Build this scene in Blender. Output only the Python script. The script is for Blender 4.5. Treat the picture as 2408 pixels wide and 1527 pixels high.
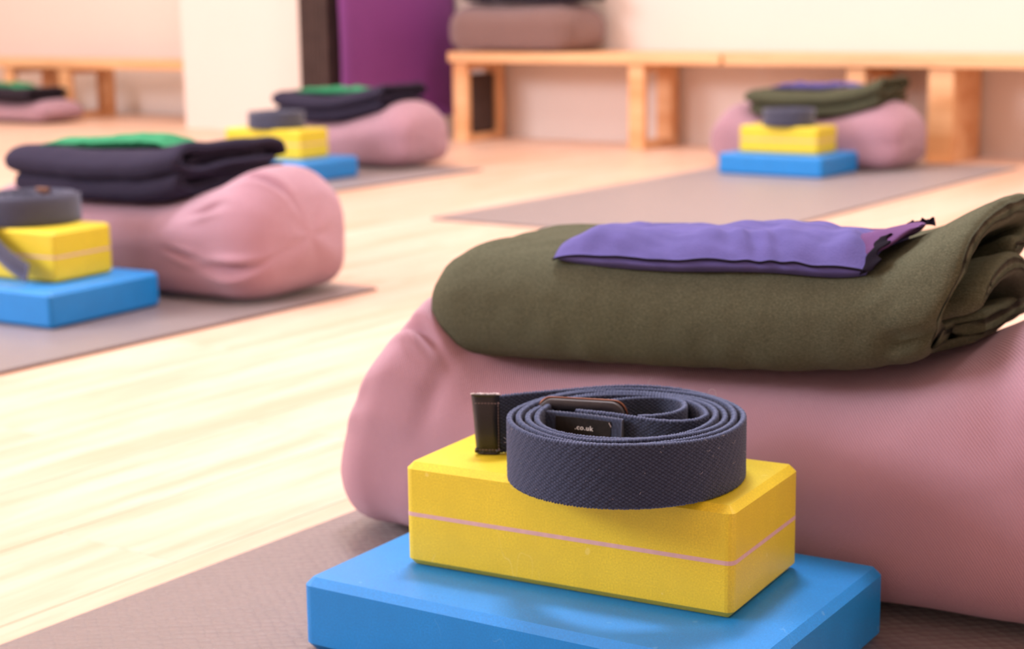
import bpy, bmesh, math, random
import numpy as np
from mathutils import Vector, Matrix

random.seed(7)
rng = np.random.default_rng(7)
for o in list(bpy.data.objects):
    bpy.data.objects.remove(o)
SC = bpy.context.scene
COL = SC.collection
PI = math.pi

# ------------------------------------------------------------------ camera
# room axes: X runs along the far wall, Y runs towards it, Z is up
TH = math.radians(35.3)
PITCH, ROLL, CAM_H, FPX = 0.18697, -0.013135, 0.407, 4030.7
cam_d = bpy.data.cameras.new('camera')
cam = bpy.data.objects.new('camera', cam_d)
COL.objects.link(cam)
cp, sp, cr, sr = math.cos(PITCH), math.sin(PITCH), math.cos(ROLL), math.sin(ROLL)
r0 = Vector((1, 0, 0)); u0 = Vector((0, sp, cp)); fw = Vector((0, cp, -sp))
rv = r0 * cr + u0 * sr
uv = -r0 * sr + u0 * cr
rot = Matrix.Rotation(TH, 3, 'Z')
rv, uv, fw = rot @ rv, rot @ uv, rot @ fw
m = Matrix.Identity(4)
for i in range(3):
    m[i][0], m[i][1], m[i][2] = rv[i], uv[i], -fw[i]
m[2][3] = CAM_H
cam.matrix_world = m
cam_d.sensor_width = 36
cam_d.lens = FPX / 2408 * 36
cam_d.clip_start = 0.05
cam_d.dof.use_dof = True
cam_d.dof.focus_distance = 0.90
cam_d.dof.aperture_fstop = 60.26 / 6.6
cam_d.dof.aperture_blades = 9
SC.camera = cam

# ------------------------------------------------------------------ light
SC.view_settings.view_transform = 'Standard'
SC.view_settings.look = 'None'
SC.view_settings.gamma = 1
SC.view_settings.use_curve_mapping = False
SC.view_settings.exposure = 0.12
w = bpy.data.worlds.new('world')
SC.world = w
w.use_nodes = True
w.node_tree.nodes['Background'].inputs[0].default_value = (1, .95, .9, 1)
w.node_tree.nodes['Background'].inputs[1].default_value = 0.3


def area(name, loc, aim, size, power, color):
    l = bpy.data.lights.new(name, 'AREA')
    l.shape = 'RECTANGLE'
    l.size, l.size_y = size
    l.energy = power
    l.color = color
    o = bpy.data.objects.new(name, l)
    COL.objects.link(o)
    o.location = loc
    d = Vector(aim) - Vector(loc)
    o.rotation_euler = d.to_track_quat('-Z', 'Y').to_euler()
    return o


WARM = (1.0, .93, .87)
COOL = (.93, .90, 1.0)
# rows of ceiling panels
for i, (lx, ly, lp) in enumerate([(-5.0, 3.0, 29), (-3.0, 3.0, 18), (-1.0, 3.0, 16), (-4.2, 1.0, 12), (-2.4, 1.0, 11), (1.0, 2.6, 24)]):
    area('ceiling_panel_light', (lx, ly, 2.66), (lx, ly, 0), (.6, .6), lp, WARM)
area('ceiling_panel_light', (-1.15, 1.75, 2.66), (-.75, 1.25, 0), (.5, .5), 64, COOL)
# the window wall behind and to the side of the camera
area('window_light', (-4.4, -1.5, 2.0), (-.8, 1.2, .1), (2.6, 1.1), 172, COOL)

# ------------------------------------------------------------------ helpers


def srgb(r, g, b):
    f = lambda c: (c / 255 / 12.92) if c <= 10.31 else ((c / 255 + .055) / 1.055) ** 2.4
    return (f(r), f(g), f(b), 1)


class NT:
    """small node-tree builder"""

    def __init__(self, name):
        self.m = bpy.data.materials.new(name)
        self.m.use_nodes = True
        self.t = self.m.node_tree
        self.b = self.t.nodes['Principled BSDF']

    def n(self, typ, **kw):
        nd = self.t.nodes.new(typ)
        for k, v in kw.items():
            if k in nd.inputs:
                nd.inputs[k].default_value = v
            else:
                setattr(nd, k, v)
        return nd

    def l(self, a, b):
        self.t.links.new(a, b)

    def math(self, op, a, b=None, c=None):
        nd = self.t.nodes.new('ShaderNodeMath')
        nd.operation = op
        for i, v in enumerate((a, b, c)):
            if v is None:
                continue
            if isinstance(v, (int, float)):
                nd.inputs[i].default_value = v
            else:
                self.l(v, nd.inputs[i])
        return nd.outputs[0]

    def ramp(self, fac, stops):
        nd = self.t.nodes.new('ShaderNodeValToRGB')
        cr_ = nd.color_ramp
        while len(cr_.elements) > 1:
            cr_.elements.remove(cr_.elements[-1])
        cr_.elements[0].position = stops[0][0]
        cr_.elements[0].color = stops[0][1]
        for p_, c_ in stops[1:]:
            e = cr_.elements.new(p_)
            e.color = c_
        self.l(fac, nd.inputs[0])
        return nd.outputs[0]

    def mix(self, fac, a, b, mode='MIX'):
        nd = self.t.nodes.new('ShaderNodeMix')
        nd.data_type = 'RGBA'
        nd.blend_type = mode
        if isinstance(fac, (int, float)):
            nd.inputs[0].default_value = fac
        else:
            self.l(fac, nd.inputs[0])
        for i, v in ((6, a), (7, b)):
            if isinstance(v, tuple):
                nd.inputs[i].default_value = v
            else:
                self.l(v, nd.inputs[i])
        return nd.outputs[2]

    def coords(self, kind='Object', scale=(1, 1, 1), rotz=0):
        tc = self.t.nodes.new('ShaderNodeTexCoord')
        mp = self.t.nodes.new('ShaderNodeMapping')
        mp.inputs['Scale'].default_value = scale
        mp.inputs['Rotation'].default_value = (0, 0, rotz)
        self.l(tc.outputs[kind], mp.inputs[0])
        return mp.outputs[0]

    def noise(self, vec, scale, detail=3, rough=.5):
        nd = self.n('ShaderNodeTexNoise', Scale=scale, Detail=detail, Roughness=rough)
        self.l(vec, nd.inputs['Vector'])
        return nd.outputs[0]

    def bump(self, h, dist, strength=1, prev=None):
        nd = self.n('ShaderNodeBump', Strength=strength, Distance=dist)
        self.l(h, nd.inputs['Height'])
        if prev is not None:
            self.l(prev, nd.inputs['Normal'])
        self.l(nd.outputs[0], self.b.inputs['Normal'])
        return nd.outputs[0]

    def set(self, color=None, rough=None, spec=None, **kw):
        if color is not None:
            if isinstance(color, tuple):
                self.b.inputs['Base Color'].default_value = color
            else:
                self.l(color, self.b.inputs['Base Color'])
        if rough is not None:
            if isinstance(rough, (int, float)):
                self.b.inputs['Roughness'].default_value = rough
            else:
                self.l(rough, self.b.inputs['Roughness'])
        if spec is not None:
            self.b.inputs['Specular IOR Level'].default_value = spec
        for k, v in kw.items():
            self.b.inputs[k.replace('_', ' ')].default_value = v
        return self.m


def scl(c, k):
    return (c[0] * k, c[1] * k, c[2] * k, 1)


# ---- materials
def mat_foam(name, col, scuff):
    t = NT(name)
    v = t.coords()
    n1 = t.noise(v, 35, 4, .6)
    n2 = t.noise(v, 900, 2, .6)
    c = t.ramp(n1, [(.35, scl(col, .92)), (.65, scl(col, 1.06))])
    c = t.mix(t.ramp(n2, [(.35, (1, 1, 1, 1)), (.75, (0, 0, 0, 1))]), c, scl(col, .8), 'MIX')
    # thin worn scratches and a few pale scuffs
    v2 = t.coords(scale=(1, 1, .35), rotz=.4)
    n3 = t.noise(v2, 30, 2, .4)
    s = t.math('LESS_THAN', t.math('ABSOLUTE', t.math('SUBTRACT', n3, .5)), .0012)
    n4 = t.noise(v, 18, 1)
    s = t.math('MULTIPLY', s, t.math('GREATER_THAN', n4, .60))
    s2 = t.math('GREATER_THAN', t.noise(v, 60, 2, .4), .745)
    s = t.math('MAXIMUM', s, s2)
    c = t.mix(t.math('MULTIPLY', s, .3), c, scuff)
    t.bump(n2, .0003, .35)
    return t.set(c, .46, .45, Coat_Weight=.28, Coat_Roughness=.38)


def mat_twill(name, col, scale=1.0, bump=.00025):
    t = NT(name)
    uvn = t.n('ShaderNodeUVMap')
    sep = t.n('ShaderNodeSeparateXYZ')
    t.l(uvn.outputs[0], sep.inputs[0])
    k = 2 * PI / (.00165 * scale)
    a = t.math('MULTIPLY', t.math('ADD', t.math('MULTIPLY', sep.outputs[0], .9), t.math('MULTIPLY', sep.outputs[1], -.5)), k)
    b = t.math('MULTIPLY', t.math('ADD', t.math('MULTIPLY', sep.outputs[0], .5), sep.outputs[1]), k * 1.3)
    h = t.math('ADD', t.math('SINE', a), t.math('MULTIPLY', t.math('SINE', b), .45))
    v = t.coords()
    n = t.noise(v, 900, 2)
    h2 = t.math('ADD', h, t.math('MULTIPLY', n, 1.4))
    h3 = t.math('MULTIPLY', t.math('ADD', h, 1.5), .33)
    big = t.noise(v, 14, 3)
    c = t.ramp(h3, [(.1, scl(col, .80)), (.9, scl(col, 1.14))])
    c = t.mix(.5, c, t.ramp(big, [(.3, scl(col, .93)), (.7, scl(col, 1.05))]))
    nb = t.bump(h2, bump, .8)
    t.bump(t.noise(v, 20, 3), .004, .35, nb)
    return t.set(c, .85, .25, Sheen_Weight=.5, Sheen_Roughness=.45, Sheen_Tint=(1, .88, 1, 1))


def mat_felt(name, col, light):
    t = NT(name)
    v = t.coords()
    vs = t.coords(scale=(1, 1, 2.4))
    n1 = t.noise(v, 1300, 4, .7)
    n2 = t.noise(vs, 480, 4, .7)
    n3 = t.noise(v, 9, 2)
    c = t.ramp(n1, [(.34, scl(col, .6)), (.5, col), (.70, light)])
    c = t.mix(.4, c, t.ramp(n2, [(.35, scl(col, .75)), (.68, light)]))
    c = t.mix(.25, c, t.ramp(n3, [(.3, scl(col, .85)), (.7, scl(col, 1.12))]))
    nb = t.bump(n1, .0004, .6)
    t.bump(n2, .0007, .4, nb)
    return t.set(c, .95, .12, Sheen_Weight=.12, Sheen_Roughness=.6, Sheen_Tint=scl(light, 1.6))


def mat_plain(name, col, rough=.6, spec=.4, nscale=40, var=.08, bump=0, metal=0):
    t = NT(name)
    v = t.coords()
    n = t.noise(v, nscale, 3)
    c = t.ramp(n, [(.3, scl(col, 1 - var)), (.7, scl(col, 1 + var))])
    if bump:
        t.bump(t.noise(v, nscale * 12, 3), bump, .6)
    return t.set(c, rough, spec, Metallic=metal)


def mat_wood(name, c1, c2, rough, axis='Y', streak=26):
    t = NT(name)
    oi = t.n('ShaderNodeObjectInfo')
    tc = t.n('ShaderNodeTexCoord')
    add = t.n('ShaderNodeVectorMath', operation='ADD')
    t.l(tc.outputs['Object'], add.inputs[0])
    cb = t.n('ShaderNodeCombineXYZ')
    t.l(t.math('MULTIPLY', oi.outputs['Random'], 37), cb.inputs[0])
    t.l(t.math('MULTIPLY', oi.outputs['Random'], 11), cb.inputs[1])
    t.l(cb.outputs[0], add.inputs[1])
    mp = t.n('ShaderNodeMapping')
    mp.inputs['Scale'].default_value = {'Y': (1, .07, 1), 'X': (.07, 1, 1), 'Z': (1, 1, .07)}[axis]
    t.l(add.outputs[0], mp.inputs[0])
    n1 = t.noise(mp.outputs[0], streak, 5, .65)
    n2 = t.noise(mp.outputs[0], streak * 9, 3, .6)
    c = t.ramp(n1, [(.38, c1), (.58, c2)])
    c = t.mix(t.ramp(n2, [(.5, (0, 0, 0, 1)), (.8, (.6, .6, .6, 1))]), c, scl(c1, .82))
    tint = t.math('MULTIPLY', oi.outputs['Random'], .35)
    c = t.mix(tint, c, c1)
    t.bump(n2, .0003, .25)
    return t.set(c, rough, .45)


def mat_yoga_mat(name, col):
    t = NT(name)
    v = t.coords()
    # raised overlapping scales in offset rows
    vor = t.n('ShaderNodeTexVoronoi', Scale=1.0, Randomness=.38)
    vor.feature = 'F1'
    mp = t.n('ShaderNodeMapping')
    mp.inputs['Scale'].default_value = (120, 150, 1)
    mp.inputs['Rotation'].default_value = (0, 0, .75)
    tc = t.n('ShaderNodeTexCoord')
    sepo = t.n('ShaderNodeSeparateXYZ')
    t.l(tc.outputs['Object'], sepo.inputs[0])
    cmb = t.n('ShaderNodeCombineXYZ')
    t.l(sepo.outputs[0], cmb.inputs[0])
    t.l(sepo.outputs[1], cmb.inputs[1])
    t.l(cmb.outputs[0], mp.inputs[0])
    t.l(mp.outputs[0], vor.inputs['Vector'])
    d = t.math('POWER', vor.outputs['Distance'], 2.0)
    h = t.math('SUBTRACT', 1, d)
    n = t.noise(v, 30, 3)
    nf = t.noise(v, 1200, 2)
    c = t.ramp(n, [(.3, scl(col, .93)), (.7, scl(col, 1.06))])
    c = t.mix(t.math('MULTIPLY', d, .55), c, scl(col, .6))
    nb = t.bump(h, .0013, .9)
    t.bump(nf, .0002, .3, nb)
    return t.set(c, .44, 1.0, Sheen_Weight=.6, Sheen_Roughness=.35, Coat_Weight=.45, Coat_Roughness=.42)


M = {}
M['blue'] = mat_foam('blue_foam', srgb(0, 144, 230), srgb(120, 185, 235))
M['yellow'] = mat_foam('yellow_foam', srgb(240, 218, 46), srgb(255, 240, 140))
M['stripe'] = mat_plain('pale_pink_foam', srgb(214, 178, 172), .7, .3, 200, .06)
M['twill'] = mat_twill('mauve_twill', srgb(184, 143, 157))
M['piping'] = mat_twill('mauve_piping', srgb(150, 110, 120))
M['brown_twill'] = mat_twill('brown_twill', srgb(136, 105, 96))
M['olive'] = mat_felt('olive_felt', srgb(70, 73, 56), srgb(118, 120, 98))
M['navy'] = mat_felt('navy_felt', srgb(45, 42, 58), srgb(74, 70, 92))
M['black'] = mat_plain('black_leather', (.010, .010, .013, 1), .4, .5, 60, .2, .0002)
M['stitch'] = mat_plain('grey_thread', srgb(150, 130, 130), .8, .2)
M['fray'] = mat_plain('white_frayed_canvas', srgb(215, 205, 205), .9, .1, 300, .1, .0006)
M['metal'] = mat_plain('dark_gunmetal', (.022, .020, .024, 1), .42, .7, 300, .25, .0002, .25)
M['bronze'] = mat_plain('worn_bronze', srgb(112, 76, 60), .42, .8, 60, .2, 0, .85)
M['label'] = mat_plain('black_woven_label', (.013, .011, .010, 1), .8, .3, 400, .3, .0004)
M['print'] = mat_plain('white_print', (.9, .9, .88, 1), .7, .2)
M['mat'] = mat_yoga_mat('taupe_mat', srgb(102, 85, 84))
M['violet'] = mat_plain('violet_cotton', srgb(94, 90, 152), .85, .2, 60, .1, .0006)
M['violet_in'] = mat_plain('mauve_lining', srgb(100, 68, 116), .85, .2, 60, .1, .0006)
M['green'] = mat_plain('green_cotton', srgb(52, 140, 98), .85, .2, 60, .1, .0006)
M['trim'] = mat_plain('black_ribbon', (.008, .006, .012, 1), .95, .1)
M['wall'] = mat_plain('warm_white_paint', srgb(232, 219, 210), .7, .3, 3, .01)
M['bench'] = mat_wood('pine_bench', srgb(222, 160, 106), srgb(244, 196, 146), .4, 'X', 14)
M['plank'] = mat_wood('pale_maple', srgb(222, 179, 150), srgb(236, 205, 184), .40, 'Y')
M['slab'] = mat_plain('floor_base', srgb(150, 110, 80), .8, .2)
M['purple'] = mat_plain('purple_mat', srgb(122, 58, 128), .6, .4, 3, .12, .0004)
M['dark_mat'] = mat_plain('dark_brown_mat', srgb(74, 58, 54), .7, .3, 20, .15)
M['dark_cloth'] = mat_felt('dark_cloth', srgb(46, 40, 50), srgb(74, 68, 78))


def mat_strap(name, col, detail=True):
    t = NT(name)
    v = t.coords()
    n = t.noise(v, 1500, 3, .7)
    c = t.ramp(n, [(.3, scl(col, .6)), (.5, col), (.75, scl(col, 1.7))])
    if detail:
        at = t.n('ShaderNodeAttribute', attribute_name='weave')
        c = t.mix(t.ramp(at.outputs['Fac'], [(0, (1, 1, 1, 1)), (.7, (0, 0, 0, 1))]), c, scl(col, .32))
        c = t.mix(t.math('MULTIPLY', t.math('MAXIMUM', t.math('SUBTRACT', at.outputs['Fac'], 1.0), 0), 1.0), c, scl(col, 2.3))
    t.bump(n, .0004, .7)
    return t.set(c, .9, .2, Sheen_Weight=.4, Sheen_Roughness=.45, Sheen_Tint=(.75, .78, 1, 1))


M['strap'] = mat_strap('slate_blue_webbing', srgb(62, 72, 96))
M['strap_far'] = mat_strap('slate_webbing', srgb(72, 74, 90), False)


# ---- mesh helpers
def link(name, me, mat=None, parent=None, smooth=False):
    o = bpy.data.objects.new(name, me)
    COL.objects.link(o)
    if mat is not None:
        me.materials.append(mat)
    if parent is not None:
        o.parent = parent
    if smooth:
        me.shade_smooth()
    return o


def mesh_from(name, verts, faces, mat=None, parent=None, smooth=False):
    me = bpy.data.meshes.new(name)
    me.from_pydata([tuple(map(float, p)) for p in verts], [], faces)
    me.update()
    return link(name, me, mat, parent, smooth)


def grid_obj(name, P, mat, parent=None, closed_v=False, closed_u=False, uv=None, smooth=True, cap0=False, cap1=False, weave=None, cap_faces=None):
    """P: (nu, nv, 3) array of points -> quads. uv: (nu, nv, 2)."""
    nu, nv = P.shape[:2]
    idx = np.arange(nu * nv).reshape(nu, nv)
    iu = idx if not closed_u else np.vstack([idx, idx[:1]])
    iu = iu if not closed_v else np.hstack([iu, iu[:, :1]])
    q = np.stack([iu[:-1, :-1], iu[1:, :-1], iu[1:, 1:], iu[:-1, 1:]], -1).reshape(-1, 4)
    me = bpy.data.meshes.new(name)
    me.vertices.add(nu * nv)
    me.vertices.foreach_set('co', P.reshape(-1).astype(np.float32))
    faces_extra = []
    if cap_faces is not None:      # faces over the end ring given as ring indices (for folded, concave sections)
        faces_extra += [[int(idx[0][i]) for i in f[::-1]] for f in cap_faces]
        faces_extra += [[int(idx[-1][i]) for i in f] for f in cap_faces]
    else:
        if cap0:
            faces_extra.append(list(idx[0][::-1]))
        if cap1:
            faces_extra.append(list(idx[-1]))
    ln = [4] * len(q) + [len(f) for f in faces_extra]
    loops = np.concatenate([q.reshape(-1)] + [np.array(f) for f in faces_extra]) if faces_extra else q.reshape(-1)
    me.loops.add(len(loops))
    me.loops.foreach_set('vertex_index', loops.astype(np.int32))
    me.polygons.add(len(ln))
    starts = np.concatenate([[0], np.cumsum(ln)[:-1]]).astype(np.int32)
    me.polygons.foreach_set('loop_start', starts)
    me.update(calc_edges=True)
    if uv is not None:
        u = me.uv_layers.new(name='UVMap')
        u.data.foreach_set('uv', uv.reshape(-1, 2)[loops].astype(np.float32).reshape(-1))
    if weave is not None:
        a = me.attributes.new('weave', 'FLOAT', 'POINT')
        a.data.foreach_set('value', weave.reshape(-1).astype(np.float32))
    me.validate()
    return link(name, me, mat, parent, smooth)


def box_bm(bm, x0, y0, z0, x1, y1, z1, bev=0, seg=1):
    r = bmesh.ops.create_cube(bm, size=1)
    vs = r['verts']
    for v in vs:
        v.co = Vector(((x0 + x1) / 2 + v.co.x * (x1 - x0), (y0 + y1) / 2 + v.co.y * (y1 - y0), (z0 + z1) / 2 + v.co.z * (z1 - z0)))
    if bev:
        es = list({e for v in vs for e in v.link_edges})
        bmesh.ops.bevel(bm, geom=es, offset=bev, segments=seg, profile=.5, affect='EDGES')


def bm_obj(name, bm, mat, parent=None, smooth=False):
    me = bpy.data.meshes.new(name)
    bm.to_mesh(me)
    bm.free()
    return link(name, me, mat, parent, smooth)


def box(name, dims, mat, parent=None, bev=0, seg=1):
    bm = bmesh.new()
    box_bm(bm, *dims, bev=bev, seg=seg)
    return bm_obj(name, bm, mat, parent)


def empty(name, loc, rz=0):
    o = bpy.data.objects.new(name, None)
    COL.objects.link(o)
    o.empty_display_size = .05
    o.location = loc
    o.rotation_euler = (0, 0, rz)
    return o


def tag(o, label=None, cat=None, group=None, kind=None):
    if label: o['label'] = label
    if cat: o['category'] = cat
    if group: o['group'] = group
    if kind: o['kind'] = kind
    return o


def struct(o):
    o['kind'] = 'structure'
    return o


def lerp_fn(pts):
    xs = np.array([p[0] for p in pts], float)
    ys = np.array([p[1] for p in pts], float)

    def f(x):
        x = np.asarray(x, float)
        # smooth monotone-ish interpolation (cosine between knots widened by Catmull-Rom)
        i = np.clip(np.searchsorted(xs, x) - 1, 0, len(xs) - 2)
        t = np.clip((x - xs[i]) / (xs[i + 1] - xs[i]), 0, 1)
        m_ = np.gradient(ys, xs)
        h = xs[i + 1] - xs[i]
        t2, t3 = t * t, t * t * t
        return (2 * t3 - 3 * t2 + 1) * ys[i] + (t3 - 2 * t2 + t) * h * m_[i] + (-2 * t3 + 3 * t2) * ys[i + 1] + (t3 - t2) * h * m_[i + 1]
    return f


def vnoise(x, y, seed, f=1.0):
    """cheap smooth pseudo-noise from sines"""
    r = np.random.default_rng(seed)
    s = 0
    for k in range(6):
        a, b, p = r.normal(0, 1, 2).tolist() + [r.uniform(0, 6.28)]
        s = s + np.sin(f * (a * x + b * y) * (1 + .4 * k) + p) / (1 + .3 * k)
    return s / 3


# ================================================================== setting
FLOOR_X0, FLOOR_X1, FLOOR_Y0, FLOOR_Y1 = -7.0, 3.0, -2.5, 4.6
floor = struct(box('floor', (FLOOR_X0, FLOOR_Y0, -.06, FLOOR_X1, FLOOR_Y1, -.014), M['slab']))
# floorboards: one mesh per length shared by the boards that the camera sees
PW = .13
PX0, PX1, PY0, PY1 = -5.85, .30, .25, 4.55
_pm = {}


def plank_mesh(L):
    k = round(L, 3)
    if k not in _pm:
        bm = bmesh.new()
        box_bm(bm, -PW / 2 + .0003, -L / 2 + .0003, -.014, PW / 2 - .0003, L / 2 - .0003, 0, bev=.0006)
        me = bpy.data.meshes.new('plank')
        bm.to_mesh(me)
        bm.free()
        me.materials.append(M['plank'])
        _pm[k] = me
    return _pm[k]


ncol = int(round((PX1 - PX0) / PW))
cnt = 0
for c in range(ncol):
    y = PY0
    cuts = [PY0]
    first = [.35, .95, .6, 1.2, .8][c % 5]
    yy = PY0 + first
    while yy < PY1 - .15:
        cuts.append(yy)
        yy += 1.1
    cuts.append(PY1)
    for a, b in zip(cuts[:-1], cuts[1:]):
        L = b - a
        o = bpy.data.objects.new('plank', plank_mesh(L))
        COL.objects.link(o)
        o.parent = floor
        o.location = (PX0 + PW * (c + .5), (a + b) / 2, 0)
        cnt += 1
bm = bmesh.new()
for x0, x1, y0, y1 in ((FLOOR_X0, PX0, FLOOR_Y0, FLOOR_Y1), (PX1, FLOOR_X1, FLOOR_Y0, FLOOR_Y1), (PX0, PX1, FLOOR_Y0, PY0)):
    n = int(math.ceil((x1 - x0) / PW))
    for i in range(n):
        a = x0 + (x1 - x0) * i / n
        b = x0 + (x1 - x0) * (i + 1) / n
        box_bm(bm, a + .0003, y0, -.014, b - .0003, y1, 0)
o = bm_obj('plank_field', bm, M['plank'], floor)
o['kind'] = 'stuff'

CEIL = 2.7
struct(box('ceiling', (FLOOR_X0, FLOOR_Y0, CEIL, FLOOR_X1, FLOOR_Y1 + .1, CEIL + .1), M['wall']))
struct(box('wall_back', (-3.705, 4.25, 0, FLOOR_X1, 4.4, CEIL), M['wall']))
struct(box('wall_alcove', (FLOOR_X0, 4.58, 0, -3.705, 4.72, CEIL), M['wall']))
struct(box('wall_pier', (-4.235, 4.10, 0, -3.705, 4.58, CEIL), M['wall']))
struct(box('wall_left', (FLOOR_X0 - .1, FLOOR_Y0, 0, FLOOR_X0, 4.72, CEIL), M['wall']))
struct(box('wall_right', (FLOOR_X1, FLOOR_Y0, 0, FLOOR_X1 + .1, 4.4, CEIL), M['wall']))
struct(box('wall_front', (FLOOR_X0, FLOOR_Y0 - .1, 0, FLOOR_X1, FLOOR_Y0, CEIL), M['wall']))


# ================================================================== benches
def bench(name, x0, x1, y0, y1, top, frames, label, fw_=.065, group=None):
    t = empty(name, ((x0 + x1) / 2, (y0 + y1) / 2, 0))
    tag(t, label, 'bench')
    cx, cy = t.location.x, t.location.y
    box('bench_top', (x0 - cx, y0 - cy, top - .030, x1 - cx, y1 - cy, top), M['bench'], t, .002)
    for (fx, w_, solid) in frames:
        xa, xb = fx - cx, fx + w_ - cx
        if solid:
            box('leg', (xa, y0 + .01 - cy, 0, xb, y1 - .012 - cy, top - .030), M['bench'], t, .002)
        else:
            box('leg', (xa, y0 + .01 - cy, 0, xb, y0 + .032 - cy, top - .030), M['bench'], t, .002)
            box('leg', (xa, y1 - .052 - cy, 0, xb, y1 - .012 - cy, top - .030), M['bench'], t, .002)
            box('leg_rail', (xa + .004, y0 + .032 - cy, top - .052, xb - .004, y1 - .052 - cy, top - .030), M['bench'], t, .001)
            box('leg_rail', (xa + .004, y0 + .032 - cy, 0.0, xb - .004, y1 - .052 - cy, .022), M['bench'], t, .001)
    return t


bench('bench', -3.072, -2.175, 4.03, 4.245, .262, [(-3.062, .05, 0), (-2.462, .05, 0)],
      'low pine bench holding the brown bolster, beside the hanging purple mats')
bench('bench', -2.165, -.30, 4.03, 4.245, .262, [(-1.82, .05, 0), (-1.605, .065, 1)],
      'long low pine bench behind the olive blanket stack by the wall')
bench('bench', -5.9, -4.26, 4.22, 4.46, .215, [(-5.33, .055, 0), (-5.02, .06, 0)],
      'low pine bench in the wall recess left of the white pier')

# ================================================================== hanging mats
hm = empty('hanging_mats', (-3.28, 3.96, 0))
hm.name = 'mat_rack'
tag(hm, 'wall rail with dark brown yoga mats hanging from it beside the pier', 'rack')
# the rail that carries them, above the frame
box('hook', (.056, -.18, 1.036, .0735, .20, 1.044), M['bench'], hm)
box('rail', (-.16, -.25, 1.02, .056, .28, 1.05), M['bench'], hm, .004)
for i in range(7):
    x = -.077 + i * .0150
    bm = bmesh.new()
    box_bm(bm, x, -.255 + .006 * (i % 2), .12 + .01 * (i % 3), x + .0125, .262, 1.065, bev=.003)
    bm_obj('hanging_mat', bm, M['dark_mat'] if i % 3 != 1 else M['dark_mat'], hm)
# the purple mat on the side facing the bench, folded over the rail, hanging a little wavy
pm = []
nz, ny = 24, 16
P = np.zeros((nz, ny * 2, 3))
for a in range(nz):
    z = .062 + (1.075 - .062) * a / (nz - 1)
    for b in range(ny):
        y = -.255 + .525 * b / (ny - 1)
        wv = .006 * math.sin(b * .55 + a * .1) * (1 - a / nz) + .004 * math.sin(a * .4)
        zz = z + (.018 * (1 - b / (ny - 1)) if a == 0 else 0)
        P[a, b] = (.036 + wv + .006, y, zz)
        P[a, 2 * ny - 1 - b] = (.030 + wv, y, zz)
pur = grid_obj('yoga_mat', P + np.array([-3.20 - .036 + .0, 3.96, 0]), M['purple'], None, closed_v=True, cap0=True, cap1=True)
tag(pur, 'purple yoga mat hanging by the wall, its broad face towards the bench', 'yoga mat')

dk = box('dark_fill', (-3.056, 4.068, 0.024, -3.018, 4.188, .195), M['dark_mat'], None, .008, 3)  # plain box added so the opening in the end frame reads dark brown
tag(dk, 'dark brown block added to fill the bench end frame opening beside the purple mat', 'bag')


# ================================================================== yoga mats
def yoga_mat(x0, x1, y0, y1, label, rz=0):
    cx, cy = (x0 + x1) / 2, (y0 + y1) / 2
    o = box('yoga_mat', (x0 - cx, y0 - cy, 0, x1 - cx, y1 - cy, .0042), M['mat'], None, .0015, 2)
    o.location = (cx, cy, 0.0004)
    o.rotation_euler.z = rz
    tag(o, label, 'yoga mat')
    return o


MG = 'taupe yoga mats on the floor'
yoga_mat(-.875, -.265, -.50, 1.33, 'taupe yoga mat with scale texture under the near bolster and blue block')
yoga_mat(-2.17, -1.56, .04, 1.87, 'taupe yoga mat under the bolster with the navy blanket and green pillow, at frame edge')
yoga_mat(-3.10, -2.47, 1.62, 3.37, 'taupe yoga mat under the bolster in front of the hanging purple mat')
yoga_mat(-1.99, -1.36, 2.55, 4.00, 'taupe yoga mat whose near corner shows behind the near olive blanket')


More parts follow.
